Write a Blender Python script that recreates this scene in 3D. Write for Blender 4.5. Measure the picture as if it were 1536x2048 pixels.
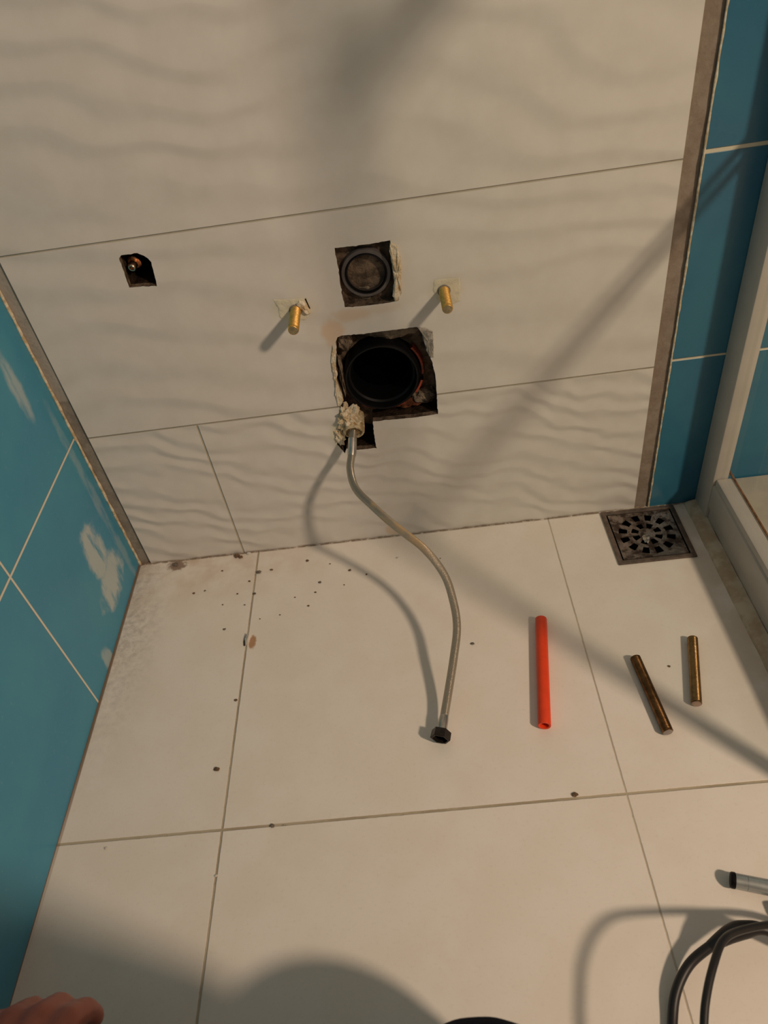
import bpy, bmesh, math, random
from mathutils import Vector, Matrix, noise
random.seed(7)
S = bpy.context.scene
COL = S.collection
for o in list(bpy.data.objects): bpy.data.objects.remove(o)

# ------------------------------------------------------------------ camera
cam = bpy.data.cameras.new('camera'); co = bpy.data.objects.new('camera', cam); COL.objects.link(co)
right = Vector((0.99134, -0.03156, -0.12749)); down = Vector((-0.11506, -0.67667, -0.72724)); fwd = Vector((-0.06332, 0.73561, -0.67444))
m = Matrix((right, -down, -fwd)).transposed().to_4x4(); m.translation = Vector((0.04407, -0.82299, 0.80707))
co.matrix_world = m
cam.sensor_fit = 'VERTICAL'; cam.sensor_height = 24; cam.sensor_width = 18
cam.lens = 1468.47 * 24 / 2048; cam.clip_start = 0.005
cam.dof.use_dof = True; cam.dof.focus_distance = 0.95; cam.dof.aperture_fstop = cam.lens / 3.0
S.camera = co

# ------------------------------------------------------------------ light
S.view_settings.view_transform = 'Standard'; S.view_settings.look = 'None'
S.view_settings.gamma = 1; S.view_settings.use_curve_mapping = False
S.view_settings.exposure = 0
w = bpy.data.worlds.new('world'); S.world = w; w.use_nodes = True
bg = w.node_tree.nodes['Background']; bg.inputs[0].default_value = (1.0, 0.71, 0.52, 1); bg.inputs[1].default_value = 0.235
L = bpy.data.lights.new('bathroom_lamp', 'POINT'); L.energy = 132; L.color = (1.0, 0.755, 0.54); L.shadow_soft_size = 0.09
lo = bpy.data.objects.new('bathroom_lamp', L); lo.location = (1.45, -1.6, 1.78); COL.objects.link(lo)

# ------------------------------------------------------------------ helpers
def tag(o, label=None, cat=None, group=None, kind=None):
    if label: o['label'] = label
    if cat: o['category'] = cat
    if group: o['group'] = group
    if kind: o['kind'] = kind
    return o
def empty(name, loc=(0, 0, 0)):
    o = bpy.data.objects.new(name, None); o.empty_display_size = .02; o.location = loc; COL.objects.link(o); return o
def obj(name, bm, mat, parent=None, smooth=True, origin=None):
    """bm in world coordinates; origin moves the object origin"""
    bmesh.ops.recalc_face_normals(bm, faces=bm.faces)
    me = bpy.data.meshes.new(name)
    o0 = Vector(origin) if origin is not None else (parent.location.copy() if parent else None)
    if o0 is None:
        vs = [v.co for v in bm.verts]
        lo_ = [min(v[i] for v in vs) for i in range(3)]; hi = [max(v[i] for v in vs) for i in range(3)]
        o0 = Vector(((lo_[0] + hi[0]) / 2, (lo_[1] + hi[1]) / 2, lo_[2]))
    for v in bm.verts: v.co -= o0
    for f in bm.faces: f.smooth = smooth
    bm.to_mesh(me); bm.free()
    o = bpy.data.objects.new(name, me); COL.objects.link(o)
    ms = mat if isinstance(mat, (list, tuple)) else [mat]
    for mm in ms: me.materials.append(mm)
    if smooth:
        try: me.set_sharp_from_angle(angle=math.radians(40))
        except Exception: pass
    o.location = o0
    if parent:
        o.parent = parent; o.location = o0 - parent_world(parent)
    return o
def parent_world(p):
    v = Vector(p.location)
    while p.parent: p = p.parent; v = v + Vector(p.location)
    return v
def box(bm, a, b, bev=0):
    r = bmesh.ops.create_cube(bm, size=1)
    for v in r['verts']:
        v.co = Vector([(a[i] + b[i]) / 2 + v.co[i] * (b[i] - a[i]) for i in range(3)])
    if bev:
        es = list({e for v in r['verts'] for e in v.link_edges})
        bmesh.ops.bevel(bm, geom=es, offset=bev, segments=2, affect='EDGES', profile=.5)
def catmull(pts, n=8):
    P = [Vector(p) for p in pts]; P = [P[0] * 2 - P[1]] + P + [P[-1] * 2 - P[-2]]
    out = []
    for i in range(1, len(P) - 2):
        for k in range(n):
            t = k / n; a, b, c, d = P[i - 1:i + 3]
            out.append(.5 * ((2 * b) + (c - a) * t + (2 * a - 5 * b + 4 * c - d) * t * t + (3 * b - a - 3 * c + d) * t ** 3))
    out.append(P[-2]); return out
def sweep(bm, pts, rads, seg=20, cap=True, ends=None):
    pts = [Vector(p) for p in pts]
    if not hasattr(rads, '__len__'): rads = [rads] * len(pts)
    t0 = (pts[1] - pts[0]).normalized()
    n = t0.orthogonal().normalized(); rings = []; prev = t0
    for i, p in enumerate(pts):
        t = (pts[min(i + 1, len(pts) - 1)] - pts[max(i - 1, 0)])
        t = t.normalized() if t.length > 1e-9 else prev
        n = prev.rotation_difference(t) @ n; n = (n - t * n.dot(t)).normalized(); b = t.cross(n); prev = t
        rings.append([bm.verts.new(p + rads[i] * (math.cos(2 * math.pi * k / seg) * n + math.sin(2 * math.pi * k / seg) * b)) for k in range(seg)])
    for a, b in zip(rings, rings[1:]):
        for k in range(seg): bm.faces.new((a[k], a[(k + 1) % seg], b[(k + 1) % seg], b[k]))
    if cap: bm.faces.new(rings[0]); bm.faces.new(rings[-1])
def lathe(bm, origin, axis, prof, seg=40, a0=0, a1=2 * math.pi, squash=None):
    """prof = list of (distance along the axis, radius)"""
    ax = Vector(axis).normalized(); u = ax.orthogonal().normalized()
    if abs(ax.y) > .9: u = Vector((1, 0, 0)); u = (u - ax * u.dot(ax)).normalized()
    v = ax.cross(u) if abs(ax.y) <= .9 else (Vector((0, 0, 1)) - ax * ax.z).normalized()
    full = abs(a1 - a0 - 2 * math.pi) < 1e-6; n = seg if full else seg + 1
    R = []
    for d, r in prof:
        R.append([bm.verts.new(Vector(origin) + ax * d + r * (math.cos(a0 + (a1 - a0) * k / seg) * u + math.sin(a0 + (a1 - a0) * k / seg) * v)) for k in range(n)])
    for a, b in zip(R, R[1:]):
        for k in range(seg): bm.faces.new((a[k], a[(k + 1) % n], b[(k + 1) % n], b[k]))
    return R
def poly_fill(bm, loops, y=0):
    """flat x-z area: first loop outer, the rest are holes"""
    es = []
    for lp in loops:
        vs = [bm.verts.new((x, y, z)) for x, z in lp]
        for i in range(len(vs)): es.append(bm.edges.new((vs[i], vs[(i + 1) % len(vs)])))
    bmesh.ops.triangle_fill(bm, use_beauty=True, use_dissolve=False, edges=es)
def jag(pts, step=.003, amp=.0008, seed=0):
    out = []
    for i in range(len(pts)):
        a = Vector(pts[i]); b = Vector(pts[(i + 1) % len(pts)]); n = max(1, int((b - a).length / step))
        for k in range(n):
            q = a.lerp(b, k / n)
            out.append((q.x + amp * noise.noise(Vector((q.x * 400, q.y * 400, seed))), q.y + amp * noise.noise(Vector((q.x * 400, q.y * 400, seed + 9)))))
    return out

# ------------------------------------------------------------------ node helpers
class N:
    def __init__(s, name, rough=.5, metal=0, base=(.8, .8, .8), spec=.5):
        s.m = bpy.data.materials.new(name); s.m.use_nodes = True; s.t = s.m.node_tree
        s.b = s.t.nodes['Principled BSDF']; s.set('Roughness', rough); s.set('Metallic', metal); s.set('Specular IOR Level', spec)
        s.b.inputs['Base Color'].default_value = (*base, 1)
        s.co = None
    def set(s, k, v):
        if hasattr(v, 'is_linked'): s.t.links.new(v, s.b.inputs[k])
        else: s.b.inputs[k].default_value = v
    def n(s, typ, **kw):
        d = s.t.nodes.new(typ)
        for k, v in kw.items(): setattr(d, k, v)
        return d
    def inp(s, d, k, v):
        if hasattr(v, 'is_linked'): s.t.links.new(v, d.inputs[k])
        else: d.inputs[k].default_value = v
    def geo(s):
        if s.co is None:
            g = s.n('ShaderNodeNewGeometry'); x = s.n('ShaderNodeSeparateXYZ'); s.t.links.new(g.outputs['Position'], x.inputs[0])
            s.co = g.outputs['Position'], x.outputs[0], x.outputs[1], x.outputs[2]
        return s.co
    def ma(s, op, a, b=0., c=0.):
        d = s.n('ShaderNodeMath', operation=op)
        for i, v in enumerate((a, b, c)): s.inp(d, i, v)
        return d.outputs[0]
    def xyz(s, x, y, z):
        d = s.n('ShaderNodeCombineXYZ')
        for i, v in enumerate((x, y, z)): s.inp(d, i, v)
        return d.outputs[0]
    def noise(s, vec, scale, detail=2, rough=.5, scl=None):
        if scl:
            mp = s.n('ShaderNodeMapping'); s.inp(mp, 'Vector', vec); mp.inputs['Scale'].default_value = scl; vec = mp.outputs[0]
        d = s.n('ShaderNodeTexNoise'); s.inp(d, 'Vector', vec); s.inp(d, 'Scale', scale); s.inp(d, 'Detail', detail); s.inp(d, 'Roughness', rough)
        return d.outputs[0]
    def smooth(s, v, a, b):
        d = s.n('ShaderNodeMapRange', interpolation_type='SMOOTHSTEP'); s.inp(d, 0, v); s.inp(d, 1, a); s.inp(d, 2, b); return d.outputs[0]
    def mix(s, f, a, b):
        d = s.n('ShaderNodeMix', data_type='RGBA'); s.inp(d, 0, f)
        for k, v in ((6, a), (7, b)): s.inp(d, k, (*v, 1) if isinstance(v, tuple) else v)
        return d.outputs[2]
    def bump(s, h, dist=.001, strength=1.):
        d = s.n('ShaderNodeBump'); s.inp(d, 'Height', h); s.inp(d, 'Distance', dist); s.inp(d, 'Strength', strength); s.set('Normal', d.outputs[0])
    def line(s, v, at, half, soft=.0006):       # 1 on the line
        d = s.ma('ABSOLUTE', s.ma('SUBTRACT', v, at)); return s.smooth(d, half + soft, half - soft)
    def spot(s, u, v, cu, cv, ru, rv, wob=None, soft=.5):
        a = s.ma('DIVIDE', s.ma('SUBTRACT', u, cu), ru); b = s.ma('DIVIDE', s.ma('SUBTRACT', v, cv), rv)
        r = s.ma('SQRT', s.ma('ADD', s.ma('MULTIPLY', a, a), s.ma('MULTIPLY', b, b)))
        if wob is not None: r = s.ma('ADD', r, wob)
        return s.smooth(r, 1. + soft * .5, 1. - soft * .5)
    def mx(s, *a):
        r = a[0]
        for b in a[1:]: r = s.ma('MAXIMUM', r, b)
        return r
    def mul(s, *a):
        r = a[0]
        for b in a[1:]: r = s.ma('MULTIPLY', r, b)
        return r
def simple(name, col, rough=.5, metal=0, var=.25, scale=60, bump=0, spec=.5, col2=None):
    k = N(name, rough, metal, col, spec); p, x, y, z = k.geo()
    n = k.noise(p, scale, 4, .6)
    c2 = col2 or tuple(c * (1 - var) for c in col)
    k.set('Base Color', k.mix(k.smooth(n, .38, .62), col, c2))
    if bump: k.bump(k.noise(p, scale * 2.5, 4, .6), bump)
    return k.m

# ------------------------------------------------------------------ materials of the setting
GROUT = (.36, .31, .21)
def mat_white_wall():
    k = N('wavy_white_tile', .45, 0, spec=.3); p, x, y, z = k.geo()
    # warped wave relief; the upper tiles run level, the bottom row is turned a little
    wob = k.noise(k.xyz(k.ma('MULTIPLY', x, 3.2), k.ma('MULTIPLY', z, 4.2), 3.1), 1, 2, .5)
    wob2 = k.noise(k.xyz(k.ma('MULTIPLY', x, 11.), k.ma('MULTIPLY', z, 14.), 7.7), 1, 1, .5)
    zz = k.ma('ADD', z, k.ma('ADD', k.mul(k.ma('SUBTRACT', wob, .5), .20), k.mul(k.ma('SUBTRACT', wob2, .5), .014)))
    ph = k.mul(k.ma('ADD', zz, k.mul(x, .10)), 20.)
    fr = k.ma('FRACT', ph)
    up = k.ma('MULTIPLY', k.smooth(fr, 0., .44), k.smooth(fr, 1., .38))     # soft rise, quicker fall
    # bottom row
    wl = k.noise(k.xyz(k.ma('MULTIPLY', x, 8.), k.ma('MULTIPLY', z, 9.), 1.3), 1, 2, .5)
    zl = k.ma('ADD', k.ma('ADD', z, k.mul(x, .30)), k.mul(k.ma('SUBTRACT', wl, .5), .11))
    frl = k.ma('FRACT', k.mul(zl, 30.))
    lowr = k.ma('MULTIPLY', k.smooth(frl, 0., .46), k.smooth(frl, 1., .42))
    sel = k.smooth(z, .2519, .2521)
    amp = k.ma('ADD', .35, k.mul(k.noise(k.xyz(x, z, 9.), 6, 1), .9))
    h = k.ma('ADD', k.mul(up, sel), k.mul(lowr, k.ma('SUBTRACT', 1., sel)))
    h = k.mul(h, amp)
    # joints
    j = k.mx(k.line(z, .5105, .0009), k.line(z, .2520, .0010), k.line(z, .7700, .0012), k.mul(k.line(x, -.2585, .0013), k.smooth(z, .2525, .2515)))
    n1 = k.noise(p, 30, 3, .6)
    col = k.mix(k.smooth(n1, .3, .7), (.690, .668, .630), (.655, .630, .590))
    col = k.mix(k.mul(j, k.ma('ADD', .55, k.mul(n1, .4))), col, (.42, .37, .255))
    # rust stain between the two big holes, drip stain near the floor, plaster haze round the inlet
    wv = k.mul(k.ma('SUBTRACT', k.noise(p, 45, 3, .6), .5), 1.6)
    st = k.mx(k.mul(k.spot(x, z, -.050, .362, .012, .018, wv, .9), .45), k.mul(k.spot(x, z, -.024, .383, .022, .008, wv, .9), .35), k.mul(k.spot(x, z, .015, .386, .018, .006, wv, .9), .18), k.mul(k.spot(x, z, -.0185, .013, .010, .010, wv, .9), .40))
    col = k.mix(st, col, (.62, .36, .15))
    hz = k.mx(k.mul(k.spot(x, z, -.072, .205, .010, .020, wv, .9), .5), k.mul(k.spot(x, z, -.093, .397, .026, .016, wv, .6), .35), k.mul(k.spot(x, z, .094, .397, .019, .018, wv, .6), .35))
    col = k.mix(hz, col, (.60, .57, .38))
    # dirt on the bottom edge
    de = k.mul(k.smooth(z, .004, .0), k.smooth(n1, .35, .6)); col = k.mix(k.mul(de, .8), col, (.22, .15, .09))
    k.set('Base Color', col)
    hh = k.ma('SUBTRACT', k.mul(h, 1.), k.mul(j, .6))
    k.bump(hh, .0019, 1.)
    return k.m
def mat_blue(which):
    k = N('blue_tile_' + which, .22, 0, spec=.45); p, x, y, z = k.geo()
    n1 = k.noise(p, 9, 3, .6); n2 = k.noise(p, 160, 3, .7)
    if which == 'left':
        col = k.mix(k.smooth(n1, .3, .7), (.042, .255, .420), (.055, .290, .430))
        j = k.mx(k.line(z, .2545, .0017), k.line(z, .5130, .0017), k.line(y, -.2560, .0017), k.line(y, -.8560, .0017))
        pn = k.noise(p, 9, 4, .6, scl=(1, 5.5, 1.6)); pn2 = k.noise(p, 30, 3, .6)
        sm = k.mx(k.spot(y, z, -.090, .118, .026, .050, k.mul(k.ma('SUBTRACT', pn2, .5), 1.3), .5), k.spot(y, z, -.085, .062, .045, .032, k.mul(k.ma('SUBTRACT', pn2, .5), 1.4), .5),
                  k.mul(k.spot(y, z, -.063, .378, .012, .045, k.mul(k.ma('SUBTRACT', pn2, .5), 1.2), .7), .7), k.mul(k.spot(y, z, -.190, .012, .012, .020, k.mul(k.ma('SUBTRACT', pn2, .5), 1.6), .6), .7), k.mul(k.spot(y, z, -.024, .150, .009, .150, k.mul(k.ma('SUBTRACT', pn2, .5), 1.5), .8), .35))
        sm = k.mul(sm, k.smooth(pn, .30, .52), .72)
        col = k.mix(k.mul(k.smooth(n2, .62, .75), .12), col, (.5, .55, .52))
        col = k.mix(sm, col, (.58, .60, .55))
        col = k.mix(j, col, (.70, .66, .55))
        e = k.mul(k.smooth(z, .0032, .0008), .9); col = k.mix(e, col, (.20, .11, .06))
    else:
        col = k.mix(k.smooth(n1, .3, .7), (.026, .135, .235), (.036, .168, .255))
        j = k.mx(k.line(z, .2590, .0016), k.line(z, .5155, .0022), k.line(z, .7700, .0016))
        col = k.mix(j, col, (.62, .58, .45))
    k.set('Base Color', col)
    k.set('Roughness', k.ma('ADD', .16, k.mul(n1, .3)))
    k.bump(k.ma('SUBTRACT', 0., j), .0008)
    return k.m
def mat_floor():
    k = N('floor_tile', .38, 0, spec=.35); p, x, y, z = k.geo()
    n1 = k.noise(p, 14, 4, .6); n2 = k.noise(p, 90, 4, .7); n3 = k.noise(p, 5, 2, .5); n4 = k.noise(p, 260, 2, .6)
    col = k.mix(k.smooth(n1, .35, .65), (.860, .815, .760), (.830, .775, .705))
    col = k.mix(k.mul(k.smooth(n4, .55, .75), .10), col, (.45, .38, .30))
    # worn grey scuffs beside the blue wall, brownish film by the back corner
    d = k.ma('ADD', x, .4290)
    sc = k.mul(k.smooth(d, .085, .008), k.smooth(n2, .30, .80), k.smooth(y, -.42, -.10), k.smooth(n3, .3, .55))
    col = k.mix(k.mul(sc, .60), col, (.20, .165, .135))
    bf = k.mul(k.smooth(y, -.12, -.01), k.smooth(x, -.05, -.36), k.smooth(n1, .35, .7)); col = k.mix(k.mul(bf, .55), col, (.50, .34, .21))
    # rust-brown film near the shower rail
    rs = k.mul(k.smooth(x, .36, .47), k.smooth(x, .50, .48), k.smooth(y, -.50, -.30), k.smooth(n1, .3, .6)); col = k.mix(k.mul(rs, .45), col, (.42, .28, .19))
    wn = k.mul(k.ma('SUBTRACT', n2, .5), .0012)
    xj = k.ma('ADD', x, wn); yj = k.ma('ADD', y, wn)
    j = k.mx(k.line(xj, -.2346, .0013), k.mul(k.line(xj, .2224, .0009), .8), k.line(yj, -.4455, .0015), k.line(yj, -.9000, .0015))
    gc = k.mix(k.smooth(n1, .4, .6), (.34, .265, .160), (.46, .385, .26))
    gc = k.mix(k.mul(k.smooth(n2, .60, .68), .8), gc, (.13, .10, .07))
    col = k.mix(k.mul(j, .85), col, gc)
    eb = k.mx(k.mul(k.smooth(y, -.0045, -.0010), k.smooth(n2, .3, .52)), k.mul(k.smooth(d, .0030, .0012), k.smooth(y, -.60, -.30), 1.))
    col = k.mix(k.mul(eb, .9), col, (.19, .125, .075))
    dirt = k.mul(k.spot(x, y, -.366, -.012, .013, .010, k.mul(k.ma('SUBTRACT', n2, .5), 2.), .6), .8)
    ch = k.mul(k.spot(x, y, -.2262, -.1800, .0050, .0120, k.mul(k.ma('SUBTRACT', n2, .5), 1.2), .5), .9)
    col = k.mix(dirt, col, (.17, .09, .05)); col = k.mix(ch, col, (.42, .22, .10))
    k.set('Base Color', col)
    k.bump(k.ma('ADD', k.mul(j, -1.), k.mul(n3, .2)), .0006)
    return k.m
M = {}
M['white'] = mat_white_wall(); M['blueL'] = mat_blue('left'); M['blueR'] = mat_blue('right'); M['floor'] = mat_floor()
def mat_strip(name, c1, c2, cut=None, c3=None):
    k = N(name, .8, 0, spec=.15); p, x, y, z = k.geo(); n = k.noise(p, 40, 4, .7); n2 = k.noise(p, 220, 3, .7)
    col = k.mix(k.smooth(n, .35, .65), c1, c2)
    if cut: col = k.mix(k.smooth(k.ma('ADD', z, k.mul(n, .01)), cut + .003, cut - .003), col, k.mix(k.smooth(n, .4, .6), c3, tuple(v * .75 for v in c3)))
    col = k.mix(k.mul(k.smooth(n2, .55, .75), .35), col, tuple(v * .5 for v in c1))
    k.set('Base Color', col); k.bump(n2, .0008); return k.m
M['stripL'] = mat_strip('grey_jointing_left', (.40, .37, .33), (.36, .33, .29), .318, (.30, .27, .23))
M['stripR'] = mat_strip('brown_jointing_right', (.30, .25, .205), (.24, .19, .15))
M['caulk'] = simple('cream_caulk', (.74, .66, .50), .6, var=.35, scale=120, bump=.0008, col2=(.50, .38, .22))
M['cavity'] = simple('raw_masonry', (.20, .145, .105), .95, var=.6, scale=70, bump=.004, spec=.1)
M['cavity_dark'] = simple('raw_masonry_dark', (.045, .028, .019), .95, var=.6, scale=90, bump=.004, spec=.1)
M['masonry_red'] = simple('red_brick_dust', (.16, .055, .030), .95, var=.5, scale=90, bump=.003, spec=.1)
M['plaster'] = simple('dried_plaster', (.80, .72, .57), .85, var=.2, scale=90, bump=.003, spec=.1, col2=(.60, .47, .29))
M['plaster_grey'] = simple('grey_plaster', (.42, .39, .35), .85, var=.4, scale=90, bump=.003, spec=.15)
M['foam'] = simple('brown_grey_mortar', (.30, .235, .175), .9, var=.55, scale=60, bump=.005, spec=.1)
M['filler'] = simple('yellowish_filler', (.68, .64, .50), .6, var=.12, scale=60, bump=.0012, spec=.25)
M['pipe_grey'] = simple('grey_plastic', (.135, .12, .12), .42, var=.25, scale=50)
M['rubber'] = simple('black_rubber', (.004, .004, .005), .5, var=.3, scale=40, spec=.2)
M['painted_depth'] = simple('painted_dark_depth', (.0012, .0012, .0015), 1., var=.3, scale=40, spec=.0)  # near-black colour stands in for shade deep in pipe and drain
M['red_pipe'] = simple('red_brown_pipe', (.34, .050, .022), .6, var=.6, scale=70, col2=(.10, .022, .014))
M['brass'] = simple('brass', (.95, .58, .17), .42, 1, var=.25, scale=300, bump=.0002)
M['brass_end'] = simple('dull_brass_end', (.40, .33, .20), .6, .6, var=.3, scale=200)
M['bronze'] = simple('tarnished_brass', (.34, .205, .085), .30, 1, var=.3, scale=120, bump=.0002)
M['bronze_dark'] = simple('dark_tarnished_brass', (.20, .105, .042), .32, 1, var=.35, scale=120, bump=.0002)
M['copper'] = simple('copper', (.72, .30, .13), .28, 1, var=.3, scale=200, bump=.0006)
M['orange'] = simple('orange_plastic', (.86, .062, .010), .42, var=.08, scale=60)
M['steel'] = simple('steel', (.60, .57, .52), .3, 1, var=.2, scale=120)
M['rail'] = simple('white_coated_aluminium', (.52, .49, .445), .4, 0, var=.06, scale=20)
M['rail_base'] = simple('yellowed_sealant', (.60, .53, .42), .6, var=.2, scale=40, col2=(.46, .36, .25))
M['rust'] = simple('rusty_seam', (.30, .135, .055), .9, var=.5, scale=70)
M['tray'] = simple('cream_shower_tray', (.62, .56, .46), .4, var=.1, scale=20)
M['black_cable'] = simple('black_cable', (.010, .009, .010), .45, var=.2, scale=60)
M['silver'] = simple('pale_grey_metal', (.46, .50, .50), .38, .7, var=.15, scale=60)
M['dull_grey'] = simple('brown_grey_cap', (.22, .19, .17), .6, var=.2, scale=60)
M['crumb_brown'] = simple('brown_mortar_crumb', (.20, .125, .070), .95, var=.4, scale=300, bump=.001)
M['crumb_grey'] = simple('grey_mortar_crumb', (.20, .175, .145), .95, var=.4, scale=300, bump=.001)
M['crumb_white'] = simple('white_crumb', (.74, .71, .65), .9, var=.2, scale=300, bump=.001)
def mat_braid():
    k = N('braided_steel', .36, .85); p, x, y, z = k.geo()
    n = k.noise(p, 18, 3, .6); st = k.mul(k.smooth(n, .46, .60), k.smooth(y, -.085, -.115), k.smooth(y, -.19, -.15))
    a = k.n('ShaderNodeTexWave', wave_type='BANDS'); a.inputs['Scale'].default_value = 420; k.inp(a, 'Vector', p); a.bands_direction = 'DIAGONAL'
    col = k.mix(k.noise(p, 700, 2), (.60, .55, .46), (.42, .37, .30))
    col = k.mix(k.mul(st, .75), col, (.55, .36, .14)); k.set('Base Color', col)
    k.set('Metallic', k.ma('SUBTRACT', .85, k.mul(st, .6)))
    k.bump(k.ma('ADD', a.outputs[0], k.noise(p, 500, 2)), .0003); return k.m
M['braid'] = mat_braid()
def mat_glass():
    m_ = bpy.data.materials.new('clear_glass'); m_.use_nodes = True; t = m_.node_tree; t.nodes.clear()
    o = t.nodes.new('ShaderNodeOutputMaterial'); mx = t.nodes.new('ShaderNodeMixShader'); a = t.nodes.new('ShaderNodeBsdfTransparent'); g = t.nodes.new('ShaderNodeBsdfGlossy')
    a.inputs[0].default_value = (.96, .98, .97, 1); g.inputs['Roughness'].default_value = .03; mx.inputs[0].default_value = .05
    t.links.new(a.outputs[0], mx.inputs[1]); t.links.new(g.outputs[0], mx.inputs[2]); t.links.new(mx.outputs[0], o.inputs[0]); return m_
M['glass'] = mat_glass()
M['skin'] = simple('skin', (.44, .125, .080), .5, var=.12, scale=60)
M['navy'] = simple('navy_cloth', (.007, .008, .020), 1., var=.3, scale=400, bump=.0006, spec=.1)
M['navy_shirt'] = simple('dark_blue_cloth', (.020, .024, .045), .9, var=.3, scale=400, bump=.0006)
M['hair'] = simple('dark_hair', (.025, .016, .010), .7, var=.4, scale=300, bump=.002)
M['phone'] = simple('black_phone_case', (.012, .012, .013), .4, var=.1, scale=60)
M['eye'] = simple('eye_white', (.7, .68, .62), .3, var=.05)

# ------------------------------------------------------------------ outlines of the openings (x, z on the back wall)
H1 = [(-0.276, 0.4904), (-0.2725, 0.4935), (-0.2642, 0.4935), (-0.2536, 0.4937), (-0.247, 0.4892), (-0.2435, 0.4858), (-0.2412, 0.4806), (-0.2424, 0.4687), (-0.2445, 0.4522), (-0.2608, 0.454), (-0.2768, 0.455), (-0.2766, 0.4668), (-0.2761, 0.4778)]
H2 = [(-0.0304, 0.4679), (-0.0126, 0.4671), (0.0133, 0.4669), (0.0335, 0.4676), (0.0318, 0.4584), (0.0323, 0.4385), (0.0324, 0.42), (0.0284, 0.4014), (0.0304, 0.3933), (0.0212, 0.392), (-0.0032, 0.3923), (-0.0305, 0.3936), (-0.0314, 0.4101), (-0.0312, 0.4291), (-0.0303, 0.4414), (-0.0306, 0.4566)]
H3 = [(-0.0493, 0.3491), (-0.0464, 0.355), (-0.041, 0.357), (-0.0167, 0.3555), (0.0084, 0.3554), (0.0322, 0.3554), (0.0534, 0.355), (0.0583, 0.3474), (0.0597, 0.3359), (0.0622, 0.3212), (0.0678, 0.3042), (0.0706, 0.2828), (0.07, 0.2595), (0.069, 0.2208), (0.0374, 0.2197), (0.0032, 0.2215), (-0.0202, 0.2217), (-0.0217, 0.2005), (-0.0216, 0.1758), (-0.0479, 0.1762), (-0.0642, 0.1814), (-0.067, 0.1729), (-0.0711, 0.1825), (-0.0755, 0.1903), (-0.0693, 0.206), (-0.0684, 0.2231), (-0.0649, 0.2394), (-0.0605, 0.2535), (-0.0543, 0.2622), (-0.0549, 0.2743), (-0.0584, 0.2928), (-0.055, 0.3052), (-0.0571, 0.3227), (-0.0512, 0.3343)]
J1, J2, J3 = jag(H1, .003, .0008, 1), jag(H2, .003, .0009, 2), jag(H3, .003, .0010, 3)

# ------------------------------------------------------------------ room
def hole_round(lp, depth, back_y, name, mat, parent, backmat=None):
    bm = bmesh.new(); n = len(lp)
    f = [bm.verts.new((x, 0, z)) for x, z in lp]; g = [bm.verts.new((x, .009, z)) for x, z in lp]
    cx = sum(x for x, z in lp) / n; cz = sum(z for x, z in lp) / n
    h = [bm.verts.new((cx + (x - cx) * 1.0, depth, cz + (z - cz) * 1.0)) for x, z in lp]
    for i in range(n):
        q = (i + 1) % n
        bm.faces.new((f[i], f[q], g[q], g[i])).material_index = 1; bm.faces.new((g[i], g[q], h[q], h[i]))
    return obj(name, bm, [mat, M['cavity']], parent, smooth=False)
bm = bmesh.new()
poly_fill(bm, [[(-.4107, 0), (.3549, 0), (.3549, 1.6), (-.4107, 1.6)], J1, J2, J3], 0)
# drop any triangles inside the openings
def inside(px, pz, lp):
    c = False
    for i in range(len(lp)):
        (x1, z1), (x2, z2) = lp[i], lp[i - 1]
        if (z1 > pz) != (z2 > pz) and px < (x2 - x1) * (pz - z1) / (z2 - z1) + x1: c = not c
    return c
kill = [f for f in bm.faces if any(inside(f.calc_center_median().x, f.calc_center_median().z, l) for l in (J1, J2, J3))]
bmesh.ops.delete(bm, geom=kill, context='FACES_ONLY')
wb = obj('wall_back', bm, M['white'], None, smooth=False, origin=(0, 0, 0)); tag(wb, 'back wall clad in wavy white tiles with three cut openings', None, None, 'structure')
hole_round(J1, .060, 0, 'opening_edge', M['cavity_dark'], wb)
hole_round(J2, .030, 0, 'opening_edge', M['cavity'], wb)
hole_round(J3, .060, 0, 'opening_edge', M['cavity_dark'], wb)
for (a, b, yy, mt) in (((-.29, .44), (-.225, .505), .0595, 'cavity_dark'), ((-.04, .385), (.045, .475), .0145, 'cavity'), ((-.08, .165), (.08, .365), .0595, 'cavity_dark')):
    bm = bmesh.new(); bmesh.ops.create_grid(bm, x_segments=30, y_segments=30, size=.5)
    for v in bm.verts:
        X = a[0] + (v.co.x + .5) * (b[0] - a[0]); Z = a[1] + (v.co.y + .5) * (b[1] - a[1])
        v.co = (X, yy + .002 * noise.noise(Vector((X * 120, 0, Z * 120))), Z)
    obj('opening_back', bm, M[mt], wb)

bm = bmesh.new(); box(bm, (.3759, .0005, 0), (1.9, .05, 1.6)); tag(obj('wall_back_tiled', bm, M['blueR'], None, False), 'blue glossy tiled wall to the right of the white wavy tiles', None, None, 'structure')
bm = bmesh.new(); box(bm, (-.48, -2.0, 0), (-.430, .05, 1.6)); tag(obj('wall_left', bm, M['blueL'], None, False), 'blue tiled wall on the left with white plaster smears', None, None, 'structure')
bm = bmesh.new(); box(bm, (-.48, -2.0, -.05), (1.9, .07, 0)); tag(obj('floor', bm, M['floor'], None, False), 'cream tiled bathroom floor', None, None, 'structure')
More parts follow.
